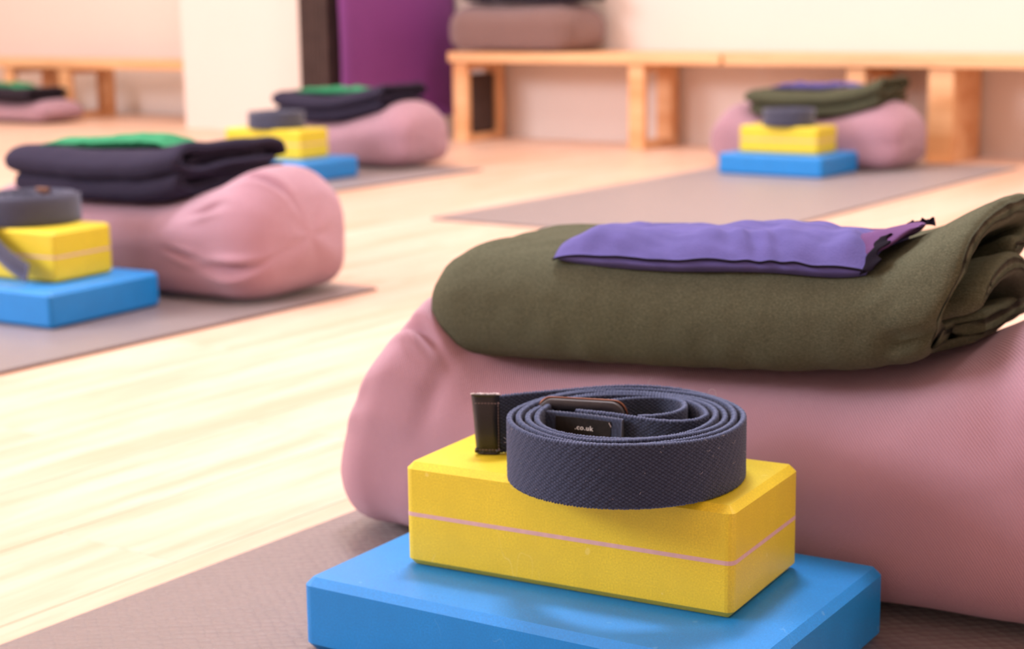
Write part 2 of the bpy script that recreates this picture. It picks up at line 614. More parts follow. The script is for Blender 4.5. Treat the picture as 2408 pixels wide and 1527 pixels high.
# ================================================================== bolsters
def bolster(loc, L, W, hpts, label, rz=0, seam=True, mat='twill', creases=(), seed=1, res=1.0, end_bulge=.006, zoff=.0045, R=.06, ins=.034, rip=.0008, lean=0.0):
    """round-ended stuffed cushion; hpts: height profile along its length (u 0..1)"""
    root = empty('bolster', loc, rz)
    tag(root, label, 'bolster')
    hf = lerp_fn(hpts)
    nu, nv = int(190 * res), int(300 * res)
    # arc-length-ish stations with rounded shoulders
    s_mid = np.linspace(-L / 2 + R, L / 2 - R, nu)
    sh = np.linspace(0, PI / 2 * .92, int(18 * res) + 4)
    # left shoulder: from end (angle max) to body (0)
    xs = list(-L / 2 + R - R * np.sin(sh[::-1][:-1])) + list(s_mid) + list(L / 2 - R + R * np.sin(sh[1:]))
    inset = list(ins * (1 - np.cos(sh[::-1][:-1])) / (1 - math.cos(sh[-1]))) + [0] * nu + list(ins * (1 - np.cos(sh[1:])) / (1 - math.cos(sh[-1])))
    xs = np.array(xs)
    inset = np.array(inset)
    th = np.linspace(0, 2 * PI, nv, endpoint=False)
    u = (xs + L / 2) / L
    h = hf(u)
    hw = W / 2 * (1 + .10 * (.155 - h) / .155)
    hw = hw - inset
    hz = h / 2 - inset * .95
    U, T = np.meshgrid(np.arange(len(xs)), th, indexing='ij')
    ct, st = np.cos(T), np.sin(T)
    pw = np.where(st > 0, 2.3, 5.0)
    den = (np.abs(ct) ** pw + np.abs(st) ** pw) ** (1 / pw)
    Y = ct / den * hw[:, None]
    Zr = st / den * hz[:, None]
    Z = Zr + (h / 2)[:, None]
    X = np.broadcast_to(xs[:, None], Y.shape).copy()
    # bottom flattens on the mat
    low = .012
    Z = np.where(Z < low, low * .25 + (Z - 0) * .75 * 1.0, Z)
    Z = np.maximum(Z, 0)
    # soft unevenness and puckers gathered at the end seams
    nx = X * 9
    D = .0022 * vnoise(nx, T * 1.5, seed, 1.0)
    near = np.clip(1 - np.minimum(X + L / 2, L / 2 - X) / .11, 0, 1) ** 1.3
    D = D + near * rip * np.sin(T * 9 + 2.5 * np.sin(T * 3 + seed) + X * 6) * (.5 + .5 * np.sin(T * 4 + seed))
    for (cx_, ct_, lx, lt, dep, ang) in creases:
        dx = (X - cx_)
        dt = (T - ct_) * W / 2
        dt = (dt + PI * W / 2) % (PI * W) - PI * W / 2
        a = dx * math.cos(ang) + dt * math.sin(ang)
        b = -dx * math.sin(ang) + dt * math.cos(ang)
        D = D - dep * np.exp(-(a / lx) ** 2 - (b / lt) ** 2) + .55 * dep * np.exp(-(a / lx) ** 2 - ((b - 1.9 * lt) / (lt * 1.2)) ** 2) + .4 * dep * np.exp(-(a / lx) ** 2 - ((b + 1.9 * lt) / (lt * 1.2)) ** 2)
    nrm_y, nrm_z = ct, st
    Y = Y + D * nrm_y
    Z = np.maximum(Z + D * nrm_z, 0.0)
    X = X + lean * np.clip((-L / 2 + .15 - X) / .15, 0, 1) ** 1.2 * np.clip((Z - .045) / .11, 0, 1.1) ** 1.3
    P = np.stack([X, Y, Z], -1)
    per = np.concatenate([[0], np.cumsum(np.full(nv - 1, 2 * PI / nv * W / 2))])
    UVs = np.stack([X, np.broadcast_to(per[None], X.shape)], -1)
    grid_obj('cover', P, M[mat], root, closed_v=True, uv=UVs)
    # domed end panels with their piped seam
    for side in (0, -1):
        ring = P[side]
        c = ring.mean(0)
        sg = -1 if side == 0 else 1
        rows = []
        nr = int(16 * res) + 3
        for k in range(nr):
            f = 1 - k / (nr - 1)
            row = c + (ring - c) * max(f, .001)
            dome = end_bulge * (1 - f ** 2.2)
            row = row.copy()
            row[:, 0] += sg * (dome + .0005 * np.sin(th * 5 + seed) * f * (1 - f) * 4)
            rows.append(row)
        Q = np.array(rows)
        if side == 0:
            Q = Q[:, ::-1]
        uvq = np.stack([Q[..., 1], Q[..., 2]], -1)
        grid_obj('end_panel', Q, M[mat], root, closed_v=True, uv=uvq)
        if not seam:
            continue
        # piping: tube along the ring
        rr = .0009
        ph = np.linspace(0, 2 * PI, 8, endpoint=False)
        cr3 = ring - c
        cl = np.linalg.norm(cr3[:, 1:], axis=1, keepdims=True)
        out = np.concatenate([np.zeros((len(ring), 1)), cr3[:, 1:] / cl], 1)
        T3 = ring[:, None, :] + rr * (np.cos(ph)[None, :, None] * out[:, None, :] + np.sin(ph)[None, :, None] * np.array([sg, 0, 0])[None, None])
        uvp = np.stack([np.broadcast_to(per[:, None], T3.shape[:2]), np.broadcast_to((ph * rr)[None], T3.shape[:2])], -1)
        T3[..., 2] = np.maximum(T3[..., 2], .0005)
        grid_obj('piping', T3, M['piping'] if mat == 'twill' else M[mat], root, closed_v=True, closed_u=True, uv=uvp)
    root.location.z = zoff
    return root


# A: nearest bolster.  angle T: 0 = +Y (far), PI = -Y (near), PI/2 = top
bolster((-.574, 1.099, 0), .582, .238,
        [(0, .182), (.06, .192), (.12, .180), (.22, .146), (.45, .146), (.62, .149), (.75, .160), (.83, .182), (.91, .207), (1, .208)],
        'large mauve bolster under the near olive blanket, behind the yellow brick',
        creases=((-.250, 2.40, .030, .0055, .010, .2), (-.205, 2.75, .012, .06, .0035, 0.1), (-.235, 2.1, .05, .012, .004, .5), (-.285, 3.6, .008, .045, .003, .0),
                 (-.28, 2.9, .010, .05, .0016, -.2), (.200, 2.3, .012, .09, .0035, -.25)), seed=3, R=.035, ins=.018, end_bulge=.008, rip=.0022, rz=.105, lean=.04)
bolster((-1.892, 1.752, 0), .615, .225,
        [(0, .125), (.1, .14), (.3, .126), (.55, .126), (.68, .133), (.80, .154), (.91, .182), (1, .180)],
        'mauve bolster under the navy blanket at the frame edge, creased on its end',
        creases=((.262, 3.56, .034, .007, .014, .08), (.282, 2.05, .035, .007, .009, -.35), (.215, 2.6, .03, .007, .006, .1), (.18, 3.3, .03, .006, .005, .5)), seed=5, seam=False, R=.060, ins=.040, end_bulge=.007)
bolster((-2.867, 3.338, 0), .52, .215,
        [(0, .125), (.12, .135), (.3, .112), (.55, .112), (.75, .14), (.9, .163), (1, .15)],
        'mauve bolster in front of the hanging purple mat, navy blanket on top', seed=6, res=.5, seam=False)
bolster((-1.800, 3.83, 0), .50, .215,
        [(0, .12), (.1, .145), (.25, .122), (.5, .118), (.7, .135), (.86, .158), (1, .145)],
        'mauve bolster beside the wall bench, small olive blanket on top', seed=8, res=.5, seam=False)
bolster((-5.06, 4.07, 0), .52, .20,
        [(0, .085), (.3, .08), (.7, .070), (.9, .078), (1, .070)],
        'mauve bolster in front of the recess bench, dark blanket on top', seed=9, res=.4, seam=False)
bolster((-2.855, 4.125, .2628), .435, .22,
        [(0, .14), (.2, .135), (.5, .13), (.8, .135), (1, .13)],
        'brown bolster lying on the pine bench beside the purple mat', mat='brown_twill', seed=10, res=.5, zoff=.2628)


# ================================================================== blankets
def smooth_path(pts, n):
    pts = np.array(pts, float)
    d = np.concatenate([[0], np.cumsum(np.linalg.norm(np.diff(pts[:, :2], axis=0), axis=1))])
    t = np.linspace(0, d[-1], n)
    # Catmull-Rom on each coordinate
    out = np.stack([lerp_fn(list(zip(d, pts[:, k])))(t) for k in range(pts.shape[1])], -1)
    return out


def sheet_outline(path, n=70, ncap=7):
    """thick folded sheet cross-section from a centreline of (y, z, thickness)"""
    c = smooth_path(path, n)
    d = np.gradient(c[:, :2], axis=0)
    d /= np.linalg.norm(d, axis=1, keepdims=True)
    nr = np.stack([-d[:, 1], d[:, 0]], -1)
    t = c[:, 2:3] / 2
    A = c[:, :2] + nr * t
    B = c[:, :2] - nr * t
    def cap(i, sg):
        a = np.linspace(0, PI, ncap + 2)[1:-1]
        return np.array([c[i, :2] + t[i] * (np.cos(x) * nr[i] * sg + np.sin(x) * d[i] * (1 if i else -1)) for x in a])
    return np.concatenate([A, cap(-1, 1), B[::-1], cap(0, -1)])


def blanket(name, loc, rz, paths, x0, x1, zb, mat, label, left_round=.05, disp=None, seed=1, nx=110, zs=None, yshift=None):
    """paths: list of (part_name, centreline, x_start, x_end); zb(x): underside height; all in local coordinates"""
    root = empty(name, loc, rz)
    tag(root, label, 'blanket')
    for k, (pn, path, xa, xb) in enumerate(paths):
        O = sheet_outline(path)
        no = len(O)
        cen = np.array([(O[:, 0].min() + O[:, 0].max()) / 2, (O[:, 1].min() + O[:, 1].max()) / 2])
        er = .011
        # stations: dense near the ends
        s = np.linspace(0, 1, nx)
        X = xa + (xb - xa) * s
        X = np.concatenate([[xa, xa + .0005, xa + .002], X[2:-1], [xb - er, xb - er * .6, xb - er * .3, xb - er * .08, xb]])
        X = np.sort(X)
        # left closed end: shrink in height and depth
        R = left_round
        f = np.ones_like(X)
        q = np.clip((xa + R - X) / R, 0, 1)
        f = np.maximum((1 - q ** 3) ** (1 / 3), .02)
        # right cut edge: small rounding inset of the outline
        e = np.clip((X - (xb - er)) / er, 0, 1)
        ins = .0062 * (1 - np.sqrt(np.maximum(1 - e ** 2, 0)))
        # outline normals for inset
        dO = np.roll(O, -1, 0) - np.roll(O, 1, 0)
        dO /= np.maximum(np.linalg.norm(dO, axis=1, keepdims=True), 1e-9)
        nO = np.stack([dO[:, 1], -dO[:, 0]], -1)
        # make sure normals point outwards
        area2 = np.sum(O[:, 0] * np.roll(O[:, 1], -1) - np.roll(O[:, 0], -1) * O[:, 1])
        if area2 < 0:
            nO = -nO
        Y = O[None, :, 0] - ins[:, None] * nO[None, :, 0]
        Z = O[None, :, 1] - ins[:, None] * nO[None, :, 1]
        zmid = cen[1]
        ymid = cen[0]
        fy = .55 + .45 * f
        fy = np.where(X < xa + R, fy, 1)
        Zc = zmid + (Z - zmid) * f[:, None]
        Yc = ymid + (Y - ymid) * fy[:, None]
        XX = np.broadcast_to(X[:, None], Y.shape).copy()
        dn = .0016 * vnoise(XX * 26, Yc * 30 + Zc * 30, seed + k) + .0008 * vnoise(XX * 70, Yc * 70 + Zc * 90, seed + k + 9)
        Yc = Yc + dn * nO[None, :, 0]
        Zc = Zc + dn * nO[None, :, 1]
        if disp:
            XX, Yc, Zc = disp(pn, XX, Yc, Zc, nO)
        Zc = Zc + zb(XX)
        if yshift is not None:
            Yc = Yc + yshift(XX)
        P = np.stack([XX, Yc, Zc], -1)
        perim = np.concatenate([[0], np.cumsum(np.linalg.norm(np.diff(O, axis=0), axis=1))])
        n_, nc = 70, 7
        bi = lambda i: n_ + nc + (n_ - 1 - i)
        cf = [[i, i + 1, bi(i + 1), bi(i)] for i in range(n_ - 1)]
        cf.append(list(range(n_ - 1, n_ + nc + 1)))
        cf.append(list(range(n_ + nc + n_ - 1, no)) + [0])
        grid_obj(pn, P, M[mat], root, closed_v=True, cap_faces=cf)
    return root


# --- A: thick olive blanket.  local frame = room frame shifted to (-.60, 1.01)
AX, AY = -.600, .997
zbA = lerp_fn([(-.22, .139), (-.16, .141), (-.05, .147), (.04, .151), (.12, .157), (.17, .165), (.21, .177), (.25, .189)])
zbA_ = lambda x: zbA(x) + .0045 + .001
pathA = [(.195, .011, .018), (.12, .010, .019), (.05, .010, .020), (.018, .013, .022), (.010, .028, .021), (.011, .045, .020), (.024, .062, .020),
         (.05, .071, .019), (.09, .074, .018), (.13, .075, .018), (.155, .071, .019), (.160, .060, .016), (.150, .052, .014), (.125, .050, .014)]
tongueA = [(.034, .029, .015), (.048, .037, .018), (.072, .043, .020), (.098, .044, .019), (.120, .039, .017), (.135, .029, .015), (.140, .020, .012)]
midA = [(.030, .030, .012), (.022, .045, .006)]


def dispA(pn, X, Y, Z, nO):
    if pn == 'outer_fold':
        # crease where the top layer tucks behind the lower one at the open end
        w = 1 / (1 + np.exp(-(X - .186) / .006))
        zc = .016 + .25 * np.maximum(.20 - X, 0)
        g = np.exp(-((Z - zc) / .0045) ** 2) * w * (Y < .03)
        Y = Y + .010 * g
        g2 = np.exp(-((Z - zc - .014) / .010) ** 2) * w * (Y < .03)
        Y = Y - .0045 * g2
        # slack: dips along the upper surface and at the mouth
        top = np.clip((Z - .028) / .04, 0, 1)
        top = top * top * (3 - 2 * top)
        Z = Z - .003 * np.exp(-((X - .02) / .08) ** 2) * top + .006 * np.exp(-((X - .225) / .035) ** 2) * top * np.clip((Y - .02) / .06, 0, 1) - .008 * np.exp(-((X - .15) / .045) ** 2) * top
        Z = Z - .006 * np.clip((-.08 - X) / .13, 0, 1) ** 2 * np.clip((Y - .0) / .1, 0, 1) * top
        # the right mouth leans so the lower front corner ends first
        X = X - .024 * np.clip((.05 - Z) / .05, 0, 1) * (Y < .06) * (X > .15) * np.clip((X - .15) / .06, 0, 1)
    return X, Y, Z


AR = .045
blkA = blanket('blanket', (AX, AY, 0), AR,
               [('outer_fold', pathA, -.190, .222), ('inner_fold', tongueA, .05, .230)],
               -.2, .21, zbA_, 'olive', 'thick folded olive blanket on the near bolster, violet pillow on top', disp=dispA, seed=4, left_round=.055, nx=150)


def topA(x, y):
    """upper surface of blanket A at local x, y"""
    return zbA_(x) + .0835 - .003 * np.exp(-((x - .02) / .08) ** 2) + .006 * np.exp(-((x - .225) / .035) ** 2) * np.clip((y - .02) / .06, 0, 1) - .008 * np.exp(-((x - .15) / .045) ** 2)


def blanket2(loc, rz, x0, x1, D, H, zpts, mat, label, seed, nx=60):
    """folded blanket lying as a lower pad and an upper fold with an open mouth"""
    zb = lerp_fn(zpts)
    t = H * .19
    mid = [(D * .85, H * .66, t * .9), (D * .5, H * .67, t * 1.1), (.045, H * .66, t * 1.1), (.028, H * .60, t * .9)]
    low = [(D, t * .5, t), (D * .5, t * .62, t * 1.25), (.012, t * .64, t * 1.25), (.004, t * 1.0, t * 1.1), (.012, t * 1.55, t * 1.3), (D * .5, t * 1.55, t * 1.3), (D, t * 1.5, t * 1.2)]
    up = [(D * .9, t * 2.6, t), (D * .5, t * 2.6, t), (.014, t * 2.6, t * 1.1), (-.002, t * 3.4, t * 1.2), (.010, H - t * .85, t * 1.2),
          (D * .3, H - t * .65, t * 1.3), (D * .7, H - t * .65, t * 1.3), (D * .92, H - t * .75, t * 1.2), (D * .985, H - t * 1.2, t * 1.1), (D * 1.01, H - t * 2.1, t * .9)]
    return blanket('blanket', loc, rz, [('lower_fold', low, x0 + .012, x1 - .006), ('upper_fold', up, x0, x1), ('inner_fold', mid, x0 + .06, x1 - .010)], x0, x1,
                   lambda x: zb(x) + .0055, mat, label, seed=seed, left_round=.035, nx=nx)


# B: navy blanket.  x local to -1.90
blanket2((-1.90, 1.655, 0), 0, -.205, .172, .215, .066,
         [(-.22, .134), (-.1, .129), (.02, .129), (.10, .134), (.16, .146), (.2, .152)], 'navy',
         'navy folded blanket, its open end facing the far brick, on the end-creased bolster', 21)
blanket2((-2.885, 3.245, 0), 0, -.17, .205, .18, .060,
         [(-.2, .132), (-.1, .114), (.05, .114), (.14, .130), (.23, .150)], 'navy',
         'navy blanket in front of the hanging purple mat, under a green pillow', 23, 30)
blanket2((-1.795, 3.742, 0), 0, -.165, .195, .17, .060,
         [(-.2, .126), (-.1, .120), (.05, .122), (.14, .136), (.205, .160)], 'olive',
         'small olive blanket on the bolster by the wall bench, under a purple pillow', 25, 30)
blanket2((-5.06, 3.955, 0), 0, -.25, .20, .18, .044,
         [(-.2, .086), (0, .076), (.1, .073), (.16, .075)], 'dark_cloth',
         'dark blanket on the bolster in front of the recess bench', 27, 24)
blanket2((-2.845, 4.045, .2628), 0, -.21, .215, .16, .045,
         [(-.26, .140), (0, .131), (.25, .137)], 'dark_cloth',
         'dark folded cloth on the brown bolster on the pine bench', 29, 24)


# ================================================================== eye pillows
def eye_pillow(loc, rz, L, W, T, ztop, mat, label, seed, open_end=False, nu=120, nv=60):
    """flat seed-filled pouch lying on a surface; ztop(x, y) is that surface in local coordinates"""
    root = empty('eye_pillow', loc, rz)
    tag(root, label, 'eye pillow')
    u = np.linspace(-1, 1, nu)
    v = np.linspace(-1, 1, nv)
    U, V = np.meshgrid(u, v, indexing='ij')
    ed = .16
    # rounded pouch thickness
    tu = np.maximum(1 - np.abs(U) ** (14 if open_end else 8), 0)
    if open_end:
        tu = np.where(U > 0, np.maximum(1 - .55 * np.clip(U, 0, 1) ** 8, 0), np.maximum(1 - np.abs(U) ** 7, 0))
    tv = np.maximum(1 - np.abs(V) ** 5, 0) ** .6
    X = U * L / 2 * (1 - .03 * V ** 2)
    Y = V * W / 2 * (1 - .10 * np.clip(-U, 0, 1) ** 6)
    base = ztop(X, Y)
    lump = 1 + .42 * vnoise(U * 3.2, V * 1.3, seed) + .16 * vnoise(U * 9, V * 3, seed + 1)
    th_ = T * tu * tv * lump
    wr = .0026 * np.sin(U * 30 + 6 * V + 2.2 * np.sin(U * 7 + V * 3)) * np.exp(-((V + .62) / .34) ** 2) * np.clip(.4 + .7 * U, 0, 1)
    wr = wr + .0011 * vnoise(U * 10, V * 10, seed + 5)
    ztop_ = base + .0012 + th_ + wr * tv * tu
    zlo = base + .0006
    seam = base + np.where(V < 0, T * .42, T * .3) * (1 - .0 * U)
    edge = np.clip(1 - tv, 0, 1)
    seam_h = T * .62 * np.clip(tu, 0, 1)
    top = np.stack([X, Y, base + .001 + seam_h * edge ** 2 + th_ * (1 - .35 * edge) + wr * tu], -1)
    bot = np.stack([X, Y * .88, base + .0008 + 0 * X], -1)
    # front/back side walls come from joining the rims
    ring = np.concatenate([top, bot[:, ::-1]], 1)  # closed pouch
    grid_obj('cover', ring, M[mat], root, closed_v=True, cap0=True, cap1=True)
    # seam cord along the near edge
    e = top[:, 0] + np.array([0, -.0004, 0])
    ph = np.linspace(0, 2 * PI, 6, endpoint=False)
    Tm = e[:, None, :] + .0009 * np.stack([0 * ph, np.cos(ph), np.sin(ph)], -1)[None]
    grid_obj('seam', Tm, M['trim'] if open_end else M[mat], root, closed_v=True, cap0=True, cap1=True)
    if open_end:
        # lining bag poking out of the mouth
        n = 40
        uu = np.linspace(0, 1, 22)
        vv = np.linspace(0, 2 * PI, n, endpoint=False)
        Ug, Vg = np.meshgrid(uu, vv, indexing='ij')
        xx = L / 2 * .80 + Ug * L * .175
        sc = np.maximum((1 - Ug ** 3.5), .02) ** .5
        yy = np.cos(Vg) * W * .43 * sc * (1 + .05 * np.sin(Ug * 9))
        zz = ztop(xx, yy) + .0015 + T * .40 + np.sin(Vg) * T * .40 * sc * (1 + .2 * np.sin(Vg * 3 + Ug * 5))
        grid_obj('inner_bag', np.stack([xx, yy, zz], -1), M['violet_in'], root, closed_v=True, cap0=True, cap1=True)
        # ruffled black ribbon around the mouth
        n = 220
        a = np.linspace(0, 1, n)
        # goes over the top of the mouth from near edge to far edge then on along the far edge of the lining
        yy = -W / 2 * 1.0 + a * W * .98
        tvv = np.maximum(1 - np.abs(yy / (W / 2)) ** 5, 0) ** .6
        xx = L / 2 + .001 * np.sin(a * 60) + .004 * np.sin(a * 9)
        zz0 = ztop(xx, yy) + .001 + T * .48 * tvv * 1.1
        w1 = .0055 + .0016 * np.sin(a * 44) + .001 * np.sin(a * 87)
        rows = []
        for k in np.linspace(0, 1, 6):
            rows.append(np.stack([xx - .006 + k * .009 + .0022 * k * np.sin(a * 50), yy, zz0 + .0012 + w1 * (k - .3) * .55 + .0012 * k * np.cos(a * 50)], -1))
        R_ = np.array(rows)
        R2 = R_.copy()
        R2[..., 2] -= .0009
        P = np.concatenate([R_, R2[::-1]], 0)
        grid_obj('ribbon_trim', P, M['trim'], root, closed_u=True)
        # second frilled edge along the far side of the lining
        xx = L / 2 - .002 + a * L * .085
        yy = W / 2 * (.80 - .18 * a ** 2)
        zz0 = ztop(xx, yy) + T * .72 * (1 - .5 * a ** 3)
        w1 = .0042 + .0008 * np.sin(a * 17) + .0005 * np.sin(a * 31)
        rows = []
        for k in np.linspace(0, 1, 5):
            rows.append(np.stack([xx, yy + .0015 * k * np.sin(a * 23) + .001, zz0 - .002 + w1 * k], -1))
        R_ = np.array(rows)
        R2 = R_ + np.array([0, -.0011, 0])
        grid_obj('ribbon_trim', np.concatenate([R_, R2[::-1]], 0), M['trim'], root, closed_u=True)
    return root


# A (local frame offset of blanket A)
PAx, PAy = .041, .054
eye_pillow((AX + PAx * math.cos(AR) - PAy * math.sin(AR), AY + PAx * math.sin(AR) + PAy * math.cos(AR), 0), AR, .242, .088, .0135,
           lambda x, y: topA(x + PAx, y + PAy) - .022 * np.clip((-.012 - y) / .04, 0, 1) ** 2 - .0015 * 0,
           'violet', 'violet cotton eye pillow with frilled black edge on the near olive blanket', 31, True)


def flat_top(pts, add, k=0):
    f_ = lerp_fn(pts)
    return lambda x, y: f_(x) + add


eye_pillow((-1.965, 1.755, 0), .30, .225, .10, .013, lambda x, y: .129 + .0055 + .066 + .002 * np.sin(x * 12) + .02 * np.clip(x, 0, 1) , 'green',
           'largest green eye pillow, on the navy blanket of the end-creased bolster', 33, nu=60, nv=30)
eye_pillow((-2.89, 3.345, 0), 0, .25, .10, .014, lambda x, y: .114 + .0055 + .060 + .03 * np.clip(x, 0, 1) + 0 * y, 'green',
           'green eye pillow on the blanket in front of the hanging purple mat', 35, nu=50, nv=24)
eye_pillow((-1.80, 3.83, 0), 0, .22, .09, .012, lambda x, y: .122 + .0055 + .060 + .10 * np.clip(x - .03, 0, 1) + 0 * y, 'violet',
           'purple eye pillow on the small olive blanket by the wall bench', 37, nu=50, nv=24)
eye_pillow((-5.10, 4.05, 0), 0, .24, .10, .014, lambda x, y: .077 + .0055 + .040 + 0 * y + 0 * x, 'green',
           'green eye pillow on the dark blanket in front of the recess bench', 39, nu=40, nv=20)


# ================================================================== foam blocks and bricks
def foam_block(corner, rz, L, W, H, z0, label, bev=.0048):
    """corner = front-right corner, length runs to the left"""
    bm = bmesh.new()
    box_bm(bm, -L, 0, 0, 0, W, H)
    ve = [e for e in bm.edges if abs(e.verts[0].co.z - e.verts[1].co.z) > H * .5]
    bmesh.ops.bevel(bm, geom=ve, offset=.0065, segments=5, profile=.5, affect='EDGES')
    he = [e for e in bm.edges if abs(e.verts[0].co.z - e.verts[1].co.z) < 1e-6 and len(e.link_faces) == 2 and abs(e.link_faces[0].normal.z - e.link_faces[1].normal.z) > .5]
    bmesh.ops.bevel(bm, geom=he, offset=bev, segments=1, profile=.5, affect='EDGES')
    o = bm_obj('foam_block', bm, M['blue'])
    o.location = (corner[0], corner[1], z0)
    o.rotation_euler.z = rz
    tag(o, label, 'yoga block')
    return o


def rounded_slab(L, W, z0, z1, chb, cht, rv_=.0050, grow=0.0):
    bm = bmesh.new()
    box_bm(bm, -L - grow, -grow, z0, grow, W + grow, z1)
    ve = [e for e in bm.edges if abs(e.verts[0].co.z - e.verts[1].co.z) > 1e-4]
    bmesh.ops.bevel(bm, geom=ve, offset=rv_, segments=4, profile=.5, affect='EDGES')
    for z, c in ((z0, chb), (z1, cht)):
        if c:
            he = [e for e in bm.edges if abs(e.verts[0].co.z - z) < 1e-6 and len(e.link_faces) == 2 and abs(e.verts[1].co.z - z) < 1e-6]
            bmesh.ops.bevel(bm, geom=he, offset=c, segments=1, profile=.5, affect='EDGES')
    return bm


def foam_brick(corner, rz, L, W, H, z0, label, bev=.0042):
    root = empty('foam_brick', (corner[0], corner[1], z0), rz)
    tag(root, label, 'yoga brick')
    zm = H * .503
    st = .0013
    bm_obj('foam_layer', rounded_slab(L, W, 0, zm - st, bev, 0), M['yellow'], root)
    bm_obj('foam_layer', rounded_slab(L, W, zm + st, H, 0, bev), M['yellow'], root)
    bm_obj('stripe', rounded_slab(L, W, zm - st, zm + st, 0, 0, grow=.00015), M['stripe'], root)
    return root


BH, YH = .0475, .0678
MT = .0048
foam_block((-.3979, .7781), .0517, .3068, .2032, BH, MT, 'large blue foam block lowest in the near stack, under the yellow brick')
foam_brick((-.4421, .8408), .102, .2233, .1074, YH, MT + BH + .0003, 'yellow foam brick with pale stripe under the coiled strap, nearest stack')
foam_block((-1.703, 1.400), .07, .305, .20, BH, MT, 'blue foam block at the frame edge, bolster with creased end behind it')
foam_brick((-1.752, 1.452), .10, .222, .108, YH, MT + BH + .0003, 'yellow foam brick at the frame edge, strap end hanging across its face')
foam_block((-2.612, 2.890), .06, .305, .20, BH, MT, 'small far blue block half hidden behind the end of the creased bolster')
foam_brick((-2.665, 2.935), .08, .222, .108, YH, MT + BH + .0003, 'small far yellow brick half hidden behind the navy blanket')
foam_block((-1.645, 3.530), -.02, .265, .19, BH, MT, 'far blue block on the mat by the wall bench, under a yellow brick')
foam_brick((-1.678, 3.575), .0, .198, .105, .062, MT + BH + .0003, 'far yellow brick in front of the olive blanket by the wall bench')

# ================================================================== straps
VR = np.array([math.cos(TH), math.sin(TH)])      # unit vector across the coil
VF = np.array([-math.sin(TH), math.cos(TH)])     # unit vector along its longer axis


def strap_sweep(path, width, thick, z0, mat, parent, step, detail, name='webbing'):
    """stand a ribbon on its edge along a plan path (n,2); z0 may be a function of arc length"""
    d = np.concatenate([[0], np.cumsum(np.linalg.norm(np.diff(path, axis=0), axis=1))])
    s = np.arange(0, d[-1], step)
    C = np.stack([np.interp(s, d, path[:, k]) for k in range(2)], -1)
    # light smoothing
    k = max(3, int(.004 / step))
    ker = np.ones(k) / k
    pad = k // 2
    for c_ in range(2):
        e = np.pad(C[:, c_], (pad, k - 1 - pad), mode='reflect', reflect_type='odd')
        C[:, c_] = np.convolve(e, ker, 'valid')
    t = np.gradient(C, axis=0)
    t /= np.linalg.norm(t, axis=1, keepdims=True)
    n = np.stack([-t[:, 1], t[:, 0]], -1)
    nside = 62 if detail else 5
    nrim = 5 if detail else 2
    r = thick / 2
    zz, nn, nzv = [], [], []
    zs = np.linspace(r * .8, width - r * .8, nside)
    for z in zs:
        zz.append(z); nn.append(1.0); nzv.append(0.0)
    for a in np.linspace(0, PI, nrim + 2)[1:-1]:
        zz.append(width - r * .8 + r * .8 * math.sin(a)); nn.append(math.cos(a)); nzv.append(math.sin(a))
    for z in zs[::-1]:
        zz.append(z); nn.append(-1.0); nzv.append(0.0)
    for a in np.linspace(0, PI, nrim + 2)[1:-1]:
        zz.append(r * .8 - r * .8 * math.sin(a)); nn.append(-math.cos(a)); nzv.append(-math.sin(a))
    zz, nn, nzv = map(np.array, (zz, nn, nzv))
    S, Zp = np.meshgrid(s, zz, indexing='ij')
    if detail:
        p1, p2 = .0037, .0023
        ph = np.floor(S / (p1 / 2)) % 2
        knit = (np.cos(2 * PI * S / p1) * .5 + .5) * (np.cos(2 * PI * (Zp / p2)) * .5 + .5)
        knit2 = (np.cos(2 * PI * S / p1 + PI) * .5 + .5) * (np.cos(2 * PI * (Zp / p2) + PI) * .5 + .5)
        wv = np.maximum(knit, knit2)
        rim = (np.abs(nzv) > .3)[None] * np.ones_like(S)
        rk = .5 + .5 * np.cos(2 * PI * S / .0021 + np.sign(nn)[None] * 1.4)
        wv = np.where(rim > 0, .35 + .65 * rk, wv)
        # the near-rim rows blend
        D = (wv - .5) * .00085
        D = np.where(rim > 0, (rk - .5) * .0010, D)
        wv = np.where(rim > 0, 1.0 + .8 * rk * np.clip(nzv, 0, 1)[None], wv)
        D = D + .0002 * np.sin(S * 900 + Zp * 700) * .5
    else:
        wv = np.ones_like(S)
        D = np.zeros_like(S)
    wob = .0006 * np.sin(S * 23) + .0004 * np.sin(S * 61 + 1)
    off = nn[None] * r + D * nn[None]
    P = np.zeros(S.shape + (3,))
    P[..., 0] = C[:, 0][:, None] + n[:, 0][:, None] * off
    P[..., 1] = C[:, 1][:, None] + n[:, 1][:, None] * off
    P[..., 2] = z0 + Zp + D * nzv[None] + wob * (Zp / width)
    return grid_obj(name, P, mat, parent, closed_v=True, cap0=True, cap1=True, weave=wv)


def coil_path(c, a0, b0, a1, b1, turns, start, sgn=-1, n=2000, shift=(0, 0), tilt=0.0):
    """inward spiral; angle measured from VR towards VF; sgn=-1 runs clockwise seen from above"""
    k = np.linspace(0, 1, n)
    ang = start + sgn * 2 * PI * turns * k
    a = a0 + (a1 - a0) * k
    b = b0 + (b1 - b0) * k
    q_ = 1 + tilt * np.cos(2 * (ang - .7))
    a, b = a * q_, b * q_
    cc = np.array(c)[None] + k[:, None] * np.array(shift)[None]
    return cc + (a * np.cos(ang))[:, None] * VR + (b * np.sin(ang))[:, None] * VF


